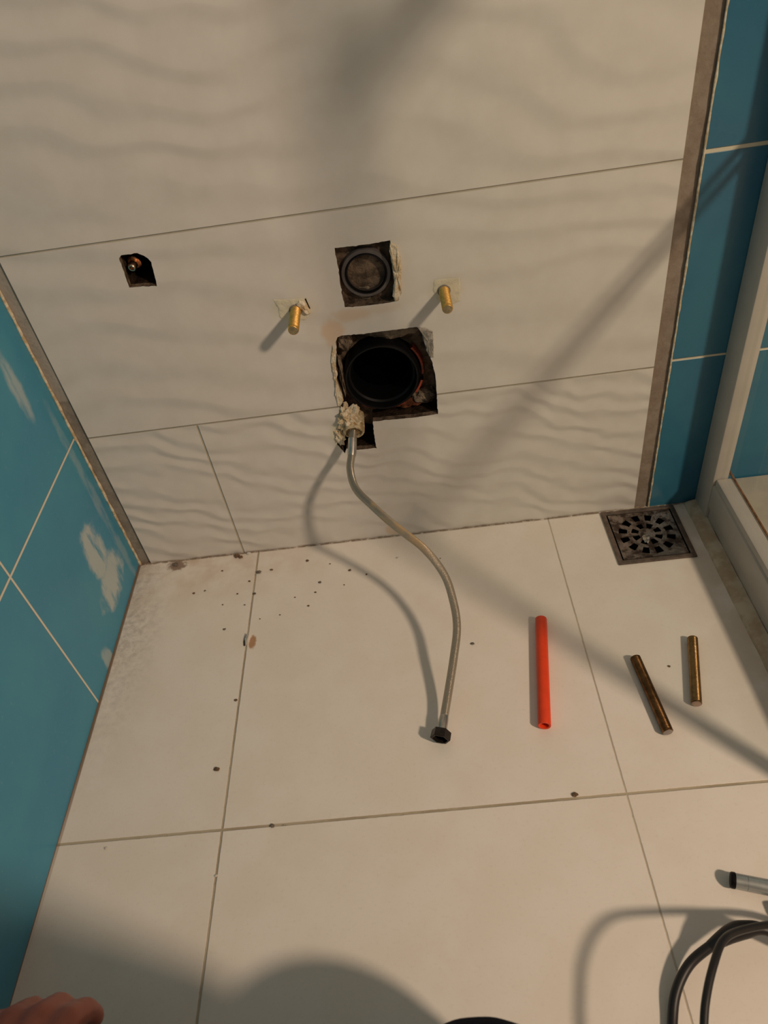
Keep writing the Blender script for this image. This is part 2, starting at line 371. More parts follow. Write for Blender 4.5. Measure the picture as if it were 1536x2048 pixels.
# unfinished jointing bands at both sides of the white tiles
def band(name, x0, x1, mat, rec):
    bm = bmesh.new(); n = 90
    rows = []
    for i in range(n + 1):
        z = 1.6 * i / n
        row = []
        for kx in range(6):
            x = x0 + (x1 - x0) * kx / 5
            row.append(bm.verts.new((x, rec + .0012 * noise.noise(Vector((x * 90, 0, z * 25))), z)))
        rows.append(row)
    for a, b in zip(rows, rows[1:]):
        for kx in range(5): bm.faces.new((a[kx], a[kx + 1], b[kx + 1], b[kx]))
    return obj(name, bm, mat)
tag(band('trim_1', -.4325, -.4105, M['stripL'], .0035), 'grey unfinished joint between the white tiles and the blue left wall', None, None, 'structure')
tag(band('trim_2', .3545, .3765, M['stripR'], .0030), 'brown unfinished joint right of the white tiles', None, None, 'structure')
def bead(name, f, z0, z1, r, mat, label, amp=.0010):
    bm = bmesh.new(); pts = []; rr = []
    n = int((z1 - z0) / .004)
    for i in range(n + 1):
        z = z0 + (z1 - z0) * i / n
        q = f(z); o = amp * noise.noise(Vector((z * 60, q[0] * 9, 2)))
        pts.append((q[0] + o, q[1], z)); rr.append(r * (1 + .45 * noise.noise(Vector((z * 90, 5, q[0])))))
    sweep(bm, pts, rr, 8); return tag(obj(name, bm, mat), label, None, None, 'structure')
bead('trim_3', lambda z: (-.4287, .0010), 0, 1.6, .0019, M['caulk'], 'uneven cream sealant bead in the left corner')
bead('trim_4', lambda z: (.3762, -.0002), 0, 1.6, .0013, M['caulk'], 'thin cream sealant line beside the right blue tiles', .0004)

# ------------------------------------------------------------------ shower enclosure on the right
RX = .4450
sh = empty('shower_enclosure', (RX, -.26, 0)); tag(sh, 'white framed glass shower enclosure at the right edge of the floor', 'shower enclosure')
bm = bmesh.new(); box(bm, (RX, -.0440, .0), (RX + .021, .0, 1.9), .002); obj('wall_profile', bm, M['rail'], sh)
bm = bmesh.new(); box(bm, (RX + .0035, -.500, .002), (RX + .0260, -.0440, .082), .003); box(bm, (RX, -.500, .030), (RX + .012, -.0440, .072), .003)
rl = obj('bottom_rail', bm, M['rail'], sh)
bm = bmesh.new(); sweep(bm, [(RX + .0010 + .0008 * math.sin(i * 1.3), -.012 - i * .0155, .0042) for i in range(32)], [.0020 + .0008 * math.sin(i * 2.1) for i in range(32)], 8); s_ = obj('rust_seam', bm, M['rust'], rl)
bm = bmesh.new(); sweep(bm, [(RX + .0262, -.02 - i * .016, .083) for i in range(30)], .0016, 8); obj('rubber_seal', bm, M['rust'], rl)
bm = bmesh.new()
for i in range(2): pass
prof = [(-.016, 0), (-.0145, .0045), (-.010, .0065), (-.004, .0078), (.003, .0085)]
R = []
for i in range(60):
    y = -.004 - i * .0088; wv_ = .0012 * noise.noise(Vector((y * 30, 0, 0)))
    R.append([bm.verts.new((RX + a + wv_, y, z + (.0006 * noise.noise(Vector((a * 300, y * 60, 1))) if z else 0))) for a, z in prof])
for a, b in zip(R, R[1:]):
    for q in range(4): bm.faces.new((a[q], a[q + 1], b[q + 1], b[q]))
obj('base_sealant', bm, M['rail_base'], sh)
bm = bmesh.new(); box(bm, (RX + .003, -.518, 0), (RX + .016, -.500, 1.9), .002); obj('end_post', bm, M['rail'], sh)
bm = bmesh.new(); box(bm, (RX + .010, -.500, .080), (RX + .015, -.044, 1.88)); obj('glass_panel', bm, M['glass'], sh, False)
bm = bmesh.new(); box(bm, (RX + .002, -.500, .536), (RX + .010, -.044, .541), .001); obj('crossbar', bm, M['rail'], sh)
bm = bmesh.new(); box(bm, (RX + .002, -.500, .556), (RX + .010, -.044, .561), .001); obj('crossbar', bm, M['rail'], sh)
bm = bmesh.new(); box(bm, (RX + .002, -.500, .962), (RX + .014, -.044, .998), .001); obj('crossbar', bm, M['rail'], sh)
bm = bmesh.new(); box(bm, (RX + .0275, -.90, .0), (1.30, -.0005, .040), .003)
tr = obj('shower_tray', bm, M['tray']); tag(tr, 'cream shower tray behind the glass on the right', 'shower tray')

# ------------------------------------------------------------------ floor drain
dr = empty('floor_drain', (.357, -.058, 0)); tag(dr, 'square steel floor drain with dirty slotted grate in the corner', 'floor drain')
x0, x1, y0, y1 = .302, .412, -.113, -.004
bm = bmesh.new()
for a, b in (((x0, y0), (x1, y0 + .007)), ((x0, y1 - .007), (x1, y1)), ((x0, y0 + .0071), (x0 + .007, y1 - .0071)), ((x1 - .007, y0 + .0071), (x1, y1 - .0071))):
    box(bm, (a[0], a[1], .0002), (b[0], b[1], .0030), .0006)
obj('frame', bm, simple('drain_frame_steel', (.20, .155, .13), .55, .5, var=.35, scale=90), dr)
bm = bmesh.new(); box(bm, (x0 + .006, y0 + .006, .0001), (x1 - .006, y1 - .006, .0006)); obj('painted_dark_plate', bm, M['painted_depth'], dr, False)  # thin plate on the floor, the drain's dark depth painted in its colour
# grate: plate with curved petal slots around the middle
bm = bmesh.new(); cx, cy = (x0 + x1) / 2, (y0 + y1) / 2; h_ = .046
def slot(r0, r1, a0, a1, n=6):
    o_ = [(cx + r1 * math.cos(a0 + (a1 - a0) * i / n), cy + r1 * math.sin(a0 + (a1 - a0) * i / n)) for i in range(n + 1)]
    i_ = [(cx + r0 * math.cos(a1 + (a0 - a1) * i / n), cy + r0 * math.sin(a1 + (a0 - a1) * i / n)) for i in range(n + 1)]
    return o_ + i_
loops = [[(cx - h_, cy - h_), (cx + h_, cy - h_), (cx + h_, cy + h_), (cx - h_, cy + h_)]]
for q in range(8): loops.append(slot(.012, .022, math.radians(q * 45 + 5), math.radians(q * 45 + 32)))
for q in range(12): loops.append(slot(.028, .040, math.radians(q * 30 + 4), math.radians(q * 30 + 20)))
es = []
for lp in loops:
    vs = [bm.verts.new((x, y, .0021)) for x, y in lp]
    for i in range(len(vs)): es.append(bm.edges.new((vs[i], vs[(i + 1) % len(vs)])))
bmesh.ops.triangle_fill(bm, use_beauty=True, use_dissolve=False, edges=es)
def in2(px, py, lp): return inside(px, py, lp)
bmesh.ops.delete(bm, geom=[f for f in bm.faces if any(in2(f.calc_center_median().x, f.calc_center_median().y, l) for l in loops[1:])], context='FACES_ONLY')
fs = bmesh.ops.extrude_face_region(bm, geom=list(bm.faces)); 
for v in fs['geom']:
    if isinstance(v, bmesh.types.BMVert): v.co.z -= .0012
for v in bm.verts: v.co.z += .0005 * noise.noise(Vector((v.co.x * 80, v.co.y * 80, 0)))
k = N('worn_drain_steel', .32, .9); p, x, y, z = k.geo(); nn = k.noise(p, 55, 4, .7)
k.set('Base Color', k.mix(k.smooth(nn, .42, .6), (.34, .29, .26), (.085, .060, .050))); k.set('Roughness', k.ma('ADD', .2, k.mul(nn, .4))); k.bump(k.noise(p, 140, 3), .0015)
obj('grate', bm, k.m, dr, False)
bm = bmesh.new(); bmesh.ops.create_icosphere(bm, subdivisions=3, radius=.006)
for v in bm.verts: v.co = Vector((cx - .004 + v.co.x * .9, cy - .010 + v.co.y * 1.4, .0028 + v.co.z * .35)) + Vector((1, 1, .3)) * .003 * noise.noise(v.co * 300)
obj('grate_screw', bm, M['steel'], dr)

# ------------------------------------------------------------------ openings' contents
# copper pipe stub
cp = empty('copper_pipe_stub', (-.2620, .03, .4740)); tag(cp, 'capped copper pipe end inside the small left wall opening', 'pipe')
ax = Vector((-.18, -1, -.22)).normalized(); o0 = Vector((-.2605, .038, .4840))
bm = bmesh.new(); lathe(bm, o0, ax, [(0, .0001), (0, .0070), (.018, .0070), (.0185, .0082), (.026, .0082), (.0275, .0066), (.0275, .0001)], 12); obj('pipe', bm, M['copper'], cp)
bm = bmesh.new(); lathe(bm, o0 + ax * .0275, ax, [(0, .0001), (0, .0050), (.008, .0050), (.0095, .0040), (.0095, .0026), (.004, .0024), (.004, .0001)], 14); obj('nipple', bm, simple('bright_copper', (.80, .55, .38), .25, 1, var=.2, scale=200), cp)

# flush pipe socket
fl = empty('flush_pipe_socket', (.0005, .015, .4290)); tag(fl, 'round grey plastic pipe socket inside the upper square opening', 'pipe socket')
c0 = Vector((.0005, .024, .4290)); ay = Vector((0, -1, 0))
bm = bmesh.new(); lathe(bm, c0, ay, [(0, .0300), (.010, .0300), (.0145, .0300), (.0165, .0290), (.0170, .0252), (.0150, .0246), (-.030, .0238)], 56); obj('collar', bm, M['pipe_grey'], fl)
bm = bmesh.new(); lathe(bm, c0, ay, [(.0155, .0252), (.0182, .0247), (.0185, .0237), (.0165, .0228), (.012, .0226), (.012, .0250)], 56); obj('seal_ring', bm, M['rubber'], fl)
bm = bmesh.new(); lathe(bm, c0, ay, [(.0145, .0228), (.0150, .0218), (-.012, .0214), (-.0125, .0001)], 56); obj('inner_pipe', bm, simple('brown_grey_pipe', (.085, .068, .062), .5, var=.3, scale=50), fl)
bm = bmesh.new()
for v in bmesh.ops.create_icosphere(bm, subdivisions=4, radius=1)['verts']: v.co = Vector((-.004 + v.co.x * .020, .019 + v.co.y * .007, .4015 + v.co.z * .0075)) + v.co.normalized() * .0045 * noise.noise(v.co * 3)
obj('mortar', bm, M['foam'], fl)

# waste pipe
wp = empty('waste_pipe', (.0, .02, .2820)); tag(wp, 'black rubber waste pipe mouth in the large square opening', 'waste pipe')
c0 = Vector((.0005, .030, .2830))
bm = bmesh.new(); lathe(bm, c0, ay, [(-.02, .0515), (.014, .0510), (.020, .0500), (.0225, .0480), (.0222, .0460), (.018, .0445), (.012, .0440), (.010, .0415), (.006, .0408), (-.029, .0400)], 72); obj('rubber_sleeve', bm, M['rubber'], wp)
bm = bmesh.new(); lathe(bm, c0, ay, [(-.024, .0410), (-.0245, .0001)], 48); obj('painted_dark_disc', bm, M['painted_depth'], wp)  # disc closing the sleeve, painted black for the unlit depth of the pipe
for a0, a1 in ((-128, -62), (-40, -18), (-8, 38)):
    bm = bmesh.new(); lathe(bm, c0 + Vector((0, -.004, 0)), ay, [(-.01, .0575), (.004, .0572), (.008, .0558), (.008, .0532), (.003, .0524), (-.01, .052)], 30, math.radians(a0), math.radians(a1)); obj('pipe_rim', bm, M['red_pipe'], wp)
def lump(name, c, s, mat, parent=None, seed=0, amp=.25, f=2.5, sub=4):
    bm = bmesh.new()
    for v in bmesh.ops.create_icosphere(bm, subdivisions=sub, radius=1)['verts']:
        d = 1 + amp * noise.noise(v.co * f + Vector((seed, 0, 0))) + amp * .5 * noise.noise(v.co * f * 3 + Vector((seed, 4, 0)))
        v.co = Vector([c[i] + v.co[i] * s[i] * d for i in range(3)])
    return obj(name, bm, mat, parent)
bm = bmesh.new()
rr_ = [.052 + .003 * k_ for k_ in range(14)]; RR = []
for r_ in rr_:
    RR.append([bm.verts.new((.0005 + r_ * math.cos(2 * math.pi * q / 96), .031 + .005 * noise.noise(Vector((math.cos(2 * math.pi * q / 96) * r_ * 60, math.sin(2 * math.pi * q / 96) * r_ * 60, 3))), .283 + r_ * math.sin(2 * math.pi * q / 96))) for q in range(96)])
for a, b in zip(RR, RR[1:]):
    for q in range(96):
        if .045 < 1 or 1:
            zc = a[q].co.z; xc = a[q].co.x
            if zc > .19 and abs(xc) < .078 and zc < .362: bm.faces.new((a[q], a[(q + 1) % 96], b[(q + 1) % 96], b[q]))
obj('mortar_bed', bm, M['cavity'], wp)
lump('mortar', (.024, .027, .343), (.034, .009, .013), M['foam'], wp, 3)
lump('mortar', (-.041, .024, .340), (.010, .012, .018), M['foam'], wp, 5)
lump('mortar', (-.052, .022, .285), (.004, .014, .030), M['foam'], wp, 6)
lump('mortar', (.054, .030, .236), (.018, .012, .012), M['foam'], wp, 7)
lump('mortar', (.030, .030, .227), (.020, .012, .006), M['masonry_red'], wp, 8)
lump('mortar', (.066, .050, .320), (.008, .010, .030), M['cavity'], wp, 9)

# plaster lips torn along the openings
LIP2 = [(0.0339, 0.4664), (0.0396, 0.4614), (0.0429, 0.4491), (0.0429, 0.434), (0.04, 0.4189), (0.0394, 0.4031), (0.0347, 0.3934), (0.0304, 0.3927), (0.0284, 0.4014), (0.0324, 0.42), (0.0323, 0.4385), (0.0318, 0.4584)]
LIP3 = [(0.0546, 0.3548), (0.0632, 0.3529), (0.0719, 0.3461), (0.0716, 0.327), (0.0701, 0.3091), (0.0646, 0.3121), (0.0622, 0.3212), (0.0597, 0.3359), (0.0583, 0.3474)]
LIPL = [(-0.0519, 0.3344), (-0.0571, 0.3227), (-0.055, 0.3052), (-0.0584, 0.2928), (-0.0549, 0.2743), (-0.0543, 0.2622), (-0.0598, 0.2534), (-0.0631, 0.2539), (-0.0634, 0.2716), (-0.0607, 0.2911), (-0.0606, 0.3101), (-0.0596, 0.3284), (-0.0538, 0.3455)]
PL = [(-0.1146, 0.4163), (-0.0938, 0.4139), (-0.0747, 0.4124), (-0.0724, 0.4056), (-0.074, 0.3913), (-0.0804, 0.3841), (-0.0967, 0.3865), (-0.1112, 0.3913), (-0.1111, 0.4053)]
PR = [(0.0793, 0.4132), (0.0924, 0.4132), (0.1095, 0.412), (0.1097, 0.3961), (0.1077, 0.3815), (0.096, 0.3786), (0.0814, 0.3873), (0.0771, 0.4008)]
def patch(name, lp, th, mat, seed, label, cat='plaster', group=None, rough=.0012, y0=0):
    """thin uneven slab on the wall face, thicker in its middle"""
    lp = jag(lp, .0025, .0012, seed); bm = bmesh.new(); n = len(lp)
    cx = sum(p[0] for p in lp) / n; cz = sum(p[1] for p in lp) / n; rings = []
    for s, t in ((1, 0.0), (.97, .45), (.85, .8), (.6, 1), (.3, 1)):
        ring = []
        for x, z in lp:
            X = cx + (x - cx) * s; Z = cz + (z - cz) * s
            ring.append(bm.verts.new((X, y0 - .0002 - th * t - (rough * noise.noise(Vector((X * 260, seed, Z * 260))) + rough * .5) * (t > 0), Z)))
        rings.append(ring)
    for a, b in zip(rings, rings[1:]):
        for i in range(n): bm.faces.new((a[i], a[(i + 1) % n], b[(i + 1) % n], b[i]))
    c = bm.verts.new((cx, y0 - .0002 - th - rough * .5, cz))
    for i in range(n): bm.faces.new((rings[-1][i], rings[-1][(i + 1) % n], c))
    return tag(obj(name, bm, mat), label, cat, group)
patch('plaster_patch', LIP2, .0030, M['plaster'], 11, 'white torn plaster strip along the right edge of the upper square opening', rough=.003)
patch('plaster_patch', LIP3, .0012, M['plaster_grey'], 12, 'grey plaster flake at the top right corner of the large opening', rough=.0022)
patch('plaster_patch', LIPL, .0010, M['plaster'], 13, 'thin white plaster edge left of the large opening', rough=.0015)
patch('filler_patch', PL, .0003, M['filler'], 14, 'yellowish filler square around the left brass stud', rough=.0003)
patch('filler_patch', PR, .0003, M['filler'], 15, 'yellowish filler square around the right brass stud', rough=.0003)
patch('plaster_patch', [(-.0885, .4075), (-.083, .4105), (-.0775, .4085), (-.0735, .3990), (-.0725, .3930), (-.0770, .3920), (-.0800, .3965), (-.0850, .4010)], .0030, M['plaster'], 16, 'small broken white plaster bit above the left brass stud', rough=.003)
bm = bmesh.new()
v = [bm.verts.new(q) for q in ((-.0762, -.0012, .4120), (-.0748, -.0012, .4122), (-.0722, -.0012, .3985), (-.0732, -.0012, .3990))]; bm.faces.new(v)
e_ = bmesh.ops.extrude_face_region(bm, geom=list(bm.faces))
for q in e_['geom']:
    if isinstance(q, bmesh.types.BMVert): q.co.y += .002
tag(obj('wall_crack', bm, M['cavity_dark'], wb, False))

# brass studs
def stud(x, z, label, length):
    t = empty('threaded_stud', (x, 0, z)); tag(t, label, 'stud', 'brass fixing studs in the back wall')
    bm = bmesh.new(); pr = [(-.010, .0001), (-.010, .0056)]
    s = 0.
    while s < length - .002:
        pr += [(s, .0060), (s + .0005, .0064)]; s += .0010
    pr += [(length - .0008, .0060), (length, .0052)]
    lathe(bm, (x, 0, z), (0, -1, 0), pr, 28); obj('rod', bm, M['brass'], t)
    bm = bmesh.new(); lathe(bm, (x, 0, z), (0, -1, 0), [(length, .0052), (length + .0002, .0001)], 28); obj('cut_end', bm, M['brass_end'], t)
    bm = bmesh.new(); lathe(bm, (x, 0, z), (0, -1, 0), [(-.002, .0066), (.0016, .0078), (.0022, .0070), (.0022, .0060)], 24); obj('dowel_rim', bm, M['dull_grey'], t)
stud(-.0900, .3990, 'brass stud left of the two openings, sticking out of the wall', .0510)
stud(.0900, .3985, 'brass stud right of the two openings, sticking out of the wall', .0480)

# water inlet + plaster lump
bm = bmesh.new()
lump('plaster_lump', (-.0530, .002, .2330), (.0150, .012, .0170), M['plaster'], None, 21, .55, 2.2, 5)
tag(bpy.data.objects['plaster_lump'], 'rough cream plaster lump above the water inlet fitting', 'plaster')
lump('plaster_lump', (-.0690, .000, .2030), (.0060, .0045, .0130), M['plaster'], None, 31, .6, 2.6, 4)
tag(bpy.data.objects['plaster_lump.001'], 'small cream plaster crust left of the water inlet fitting', 'plaster')
wi = empty('water_inlet_fitting', (-.0480, 0, .2150)); tag(wi, 'plaster-crusted round water inlet fitting the hose comes out of', 'pipe fitting')
ax = Vector((-.02, -1, -.38)).normalized(); o0 = Vector((-.0475, .020, .2235))
bm = bmesh.new(); lathe(bm, o0, ax, [(0, .0001), (0, .0150), (.024, .0152), (.030, .0140), (.0305, .0115), (.026, .0108), (.026, .0001)], 40)
for v in bm.verts: v.co += Vector((1, .4, 1)) * .0013 * noise.noise(v.co * 220)
obj('collar', bm, simple('crusted_plaster_collar', (.68, .58, .38), .8, var=.3, scale=120, bump=.003, col2=(.36, .25, .11)), wi)
bm = bmesh.new(); lathe(bm, o0, ax, [(.020, .0001), (.0275, .0102), (.0275, .0102), (.030, .0085), (.030, .0001)], 6); obj('nut', bm, simple('dirty_brass_nut', (.34, .22, .10), .6, .4, var=.5, scale=150, bump=.002), wi)

# braided hose
HP = [(-.0480, .006, .2190), (-0.0496, -0.014, 0.2130), (-0.0528, -0.034, 0.1993), (-0.0570, -0.056, 0.1874), (-0.0507, -0.086, 0.1782), (-0.0303, -0.115, 0.1708), (-0.0037, -0.142, 0.1563), (0.0300, -0.168, 0.1355), (0.0514, -0.190, 0.1080), (0.0590, -0.214, 0.0841), (0.0600, -0.243, 0.0660), (0.0515, -0.276, 0.0480), (0.0377, -0.318, 0.0240), (0.0262, -0.358, 0.0150)]
hs = empty('braided_hose', (.02, -.36, 0)); tag(hs, 'braided steel water hose curving from the wall inlet down to the floor', 'hose')
path = catmull(HP, 10)
bm = bmesh.new(); sweep(bm, path, .0052, 24); obj('braid', bm, M['braid'], hs)
e = Vector(HP[-1]); t = (path[-1] - path[-4]).normalized()
bm = bmesh.new(); sweep(bm, [path[12], path[16], path[20], path[22]], [.0060, .0061, .0061, .0056], 24); obj('crimp_sleeve', bm, M['steel'], hs)
bm = bmesh.new(); sweep(bm, [path[-6], path[-5], path[-3], e], [.0053, .0058, .0060, .0060], 24); obj('crimp_sleeve', bm, M['steel'], hs)
bm = bmesh.new(); t2 = (t + Vector((0, 0, .12))).normalized()
lathe(bm, e - t2 * .002, t2, [(0, .0066), (.0006, .0118), (.0105, .0122), (.0112, .0108), (.0112, .0094), (.004, .0090), (.004, .0001)], 6)
obj('hex_nut', bm, simple('blackened_nut', (.035, .028, .026), .4, .6, var=.4, scale=150), hs, False)

# ------------------------------------------------------------------ loose pieces on the floor
def rod(name, a, b, r, mat, endmat, label, cat, hollow=False, ch=.0010, group=None):
    a = Vector((*a, r + .0002)); b = Vector((*b, r + .0002)); d = (b - a).length; ax = (b - a).normalized()
    t = empty(name, ((a.x + b.x) / 2, (a.y + b.y) / 2, 0)); tag(t, label, cat, group)
    bm = bmesh.new()
    if hollow: lathe(bm, a, ax, [(.02, r * .66), (.0005, r * .68), (0, r * .8), (0, r * .95), (.001, r), (d - .001, r), (d, r * .95), (d, r * .8), (d - .0005, r * .68), (d - .02, r * .66)], 32)
    else:
        pr = [(0, r - ch), (ch, r)]; s = ch + .0006
        while s < d - ch - .0012: pr += [(s, r), (s + .0003, r - .00022), (s + .0007, r - .00022)]; s += .0011
        pr += [(d - ch, r), (d, r - ch)]
        lathe(bm, a, ax, pr, 32)
    obj('rod' if not hollow else 'tube', bm, mat, t)
    if not hollow:
        for c, n_ in ((a, -ax), (b, ax)):
            bm = bmesh.new(); lathe(bm, c, n_, [(0, r - ch), (.0002, .0001)], 32); obj('end_face', bm, endmat, t)
    else:
        for c, n_ in ((a, ax), (b, -ax)):
            bm = bmesh.new(); lathe(bm, c, n_, [(.018, r * .67), (.018, .0001)], 24); obj('dark_bore', bm, M['red_pipe'], t)
rod('plastic_tube', (0.1746, -0.1994), (0.1488, -0.3585), .0078, M['orange'], None, 'short bright orange plastic tube lying on the floor tiles', 'tube', True)
rod('threaded_rod', (0.2788, -0.2744), (0.2867, -0.381), .0066, M['bronze_dark'], simple('grey_cut_face', (.34, .30, .28), .5, .3), 'dark brass rod on the floor, the one slanting beside the orange tube', 'rod', group='loose brass rods on the floor')
rod('threaded_rod', (0.3571, -0.2539), (0.3303, -0.3479), .0064, M['bronze'], simple('pale_cut_face', (.62, .45, .36), .4, .6), 'shorter brass rod on the floor, the one nearest the shower', 'rod', group='loose brass rods on the floor')

CR = [(-0.3677, -0.0102, 4), (-0.2689, -0.0067, 4), (-0.262, -0.0100, 3), (-0.2295, -0.047, 3.4), (-0.2099, -0.0448, 2), (-0.2427, -0.0636, 1.6), (-0.2322, -0.0903, 2.2), (-0.2587, -0.0865, 1.3), (-0.3277, -0.0757, 1.8), (-0.3109, -0.0731, 1.4), (-0.2887, -0.035, 1.4), (-0.1541, -0.034, 2), (-0.1329, -0.0817, 2), (-0.139, -0.1006, 1.5), (-0.1485, -0.1252, 1.5), (-0.1185, -0.0458, 1.2), (-0.0875, -0.064, 2), (-0.0624, -0.0759, 1.3), (-0.2701, -0.1523, 1.8), (-0.2387, -0.274, 1.9), (-0.2509, -0.3699, 3), (0.079, -0.2228, 2.2), (-0.0144, -0.0491, 1.8), (0.1668, -0.4418, 2.8), (-0.1757, -0.4462, 2.4), (0.3177, -0.2883, 1.6), (-0.3687, -0.4551, 2), (-0.2345, -0.4961, 1.6), (-0.2500, -0.0040, 3), (-0.1696, -0.106, 1.1), (-0.1899, -0.1364, 1.1), (-0.2191, -0.1399, 1.0), (.050, -.060, .9), (-.245, -.1100, 1.2), (-.2790, -.1050, 1.1), (-.0960, -.0920, 1.)]
NAMED = {2: 'brown crumb against the back wall, just right of the larger one by the floor joint', 4: 'brown crumb a little right of the dark one by the floor joint top', 6: 'brown crumb on the upper part of the long floor joint', 8: 'isolated small crumb nearest the blue wall, in front of the white tiles', 11: 'small crumb near the back wall beside the hose shadow', 12: 'rounder dark crumb in the middle of the scattered ones right of the joint', 16: 'crumb inside the hose shadow near the back wall', 0: 'brown crumb in the back left corner against the wall', 1: 'brown crumb against the back wall left of the floor joint, the larger one', 3: 'dark brown crumb just right of the floor joint near the back wall',
         20: 'lone brown crumb left of the long floor joint, halfway down the floor', 21: 'small dark crumb between the hose and the orange tube', 22: 'pale crumb on the floor under the hose near the wall', 23: 'brown crumb at the cross joint right of the middle',
         24: 'brown crumb on the cross joint left of the middle', 25: 'tiny grey crumb between the two brass rods', 26: 'pale crumb below the cross joint near the blue wall', 27: 'pale crumb on the long floor joint near the front', 28: 'white crumb where the long floor joint meets the back wall', 19: 'dark crumb on the long floor joint below the tile chip', 18: 'small crumb alone left of the tile chip'}
for i, (x_, y_, s_) in enumerate(CR):
    bm = bmesh.new(); s = s_ * .0009
    for v in bmesh.ops.create_icosphere(bm, subdivisions=2, radius=1)['verts']:
        d = 1 + .5 * noise.noise(v.co * 1.7 + Vector((i * 3.3, 0, 0)))
        v.co = Vector((x_ + v.co.x * s * d * 1.3, y_ + v.co.y * s * d, max(.0001, s * .5 + v.co.z * s * .6 * d)))
    mt = M['crumb_white'] if i in (22, 26, 27, 28) else (M['crumb_brown'] if i % 3 else M['crumb_grey'])
    tag(obj('mortar_crumb', bm, mt, None, False), NAMED.get(i, 'tiny brown mortar crumb scattered on the floor near the back wall'), 'crumb', 'mortar crumbs on the floor')
# tile chip on the joint
ch = empty('tile_chip', (-.2345, -.178, 0)); tag(ch, 'small standing tile chip, white and dark, on the floor joint', 'tile chip')
def prism(pts, zt, mat, name, par):
    bm = bmesh.new(); a = [bm.verts.new((x, y, .0001)) for x, y in pts]; b = [bm.verts.new((x + .0006, y, z)) for (x, y), z in zip(pts, zt)]
    bm.faces.new(a); bm.faces.new(b)
    for i in range(len(a)): bm.faces.new((a[i], a[(i + 1) % len(a)], b[(i + 1) % len(a)], b[i]))
    return obj(name, bm, mat, par, False)
prism([(-.2362, -.169), (-.2338, -.168), (-.2325, -.176), (-.2340, -.186), (-.2362, -.185), (-.2372, -.177)], [.004, .006, .007, .005, .003, .004], M['crumb_white'], 'glazed_face', ch)
prism([(-.2378, -.172), (-.2364, -.170), (-.2364, -.186), (-.2380, -.186), (-.2390, -.179)], [.003, .004, .003, .002, .002], M['cavity_dark'], 'dark_side', ch)

# ------------------------------------------------------------------ cables and metal tube at the lower right
C2 = [(.176, -.85, .03), (.184, -.780, .075), (.196, -.720, .098), (0.208, -0.6809, 0.104), (0.2179, -0.6593, 0.106), (0.2315, -0.6385, 0.104), (0.2449, -0.623, 0.096), (0.264, -0.6122, 0.080), (0.299, -0.6019, 0.056), (.335, -.596, .030), (.375, -.620, .010), (.410, -.72, .0045), (.425, -.86, .0045)]
C1 = [(.165, -.80, .0048), (0.1928, -0.6953, 0.0048), (0.2041, -0.6595, 0.0048), (0.2141, -0.6365, 0.009), (0.2312, -0.6173, 0.014), (0.2528, -0.6059, 0.022), (0.2718, -0.5992, 0.030), (0.2843, -0.5980, 0.035), (0.3025, -0.6000, 0.036), (0.3350, -0.616, 0.024), (.365, -.66, .010), (.385, -.76, .0048), (.392, -.88, .0048)]
for i, (C_, r, lb) in enumerate(((C1, .0046, 'thick black cable touching the floor, the outer one at lower right'), (C2, .0033, 'black cable looping high above the floor at lower right, the inner one'))):
    t = empty('black_cable', (C_[1][0], C_[1][1], 0)); tag(t, lb, 'cable', 'black cables at the lower right')
    pp = catmull(C_, 10); bm = bmesh.new(); sweep(bm, pp, r, 16); obj('cord', bm, M['black_cable'], t)
    if i == 0:
        bm = bmesh.new(); sweep(bm, catmull([C1[5], C1[6], C1[7], C1[8], C1[9]], 6), [.0048 + .0036 * math.sin(math.pi * min(1, q / 18)) for q in range(25)], 16); obj('strain_relief', bm, M['black_cable'], t)
tb = empty('metal_tube', (.32, -.56, 0)); tag(tb, 'silver metal tube with a black ring, at the right edge near the cables', 'metal tube')
ta = Vector((0.2970, -0.5458, .0085)); tv = (Vector((.3536, -.5638, .0115)) - ta).normalized()
bm = bmesh.new(); lathe(bm, ta, tv, [(-.0012, .0001), (-.0012, .0070), (0, .0078), (.0030, .0078), (.0034, .0048)], 28); obj('ring', bm, M['rubber'], tb)
bm = bmesh.new(); lathe(bm, ta, tv, [(.0032, .0068), (.0036, .0073), (.0140, .0073), (.0143, .0068), (.0147, .0073), (.120, .0080), (.120, .0001)], 28); obj('barrel', bm, M['silver'], tb)
bm = bmesh.new(); box(bm, (.3290, -.586, .001), (.3560, -.572, .016), .003); obj('clip', bm, M['rubber'], tb)

# ------------------------------------------------------------------ the kneeling photographer
def skin(name, chains, mat, parent, vox=.006, extra=None, smooth_it=4):
    """one continuous surface grown round the limb chains (x, y, z, radius)"""
    bm = bmesh.new()
    for c in chains:
        for p in c: bmesh.ops.create_icosphere(bm, subdivisions=3, radius=p[3], matrix=Matrix.Translation(p[:3]))
        for a, b in zip(c, c[1:]): sweep(bm, [a[:3], tuple((u + v) / 2 for u, v in zip(a[:3], b[:3])), b[:3]], [a[3], (a[3] + b[3]) / 2, b[3]], 20)
    if extra: extra(bm)
    bmesh.ops.recalc_face_normals(bm, faces=bm.faces)
    me = bpy.data.meshes.new(name); bm.to_mesh(me); bm.free(); o = bpy.data.objects.new(name, me); COL.objects.link(o)
    md = o.modifiers.new('remesh', 'REMESH'); md.mode = 'VOXEL'; md.voxel_size = vox
    sm = o.modifiers.new('smooth', 'SMOOTH'); sm.factor = .5; sm.iterations = smooth_it
    dg = bpy.context.evaluated_depsgraph_get(); em = bpy.data.meshes.new_from_object(o.evaluated_get(dg))
    bpy.data.objects.remove(o); b2 = bmesh.new(); b2.from_mesh(em); bpy.data.meshes.remove(em)
    return obj(name, b2, mat, parent)
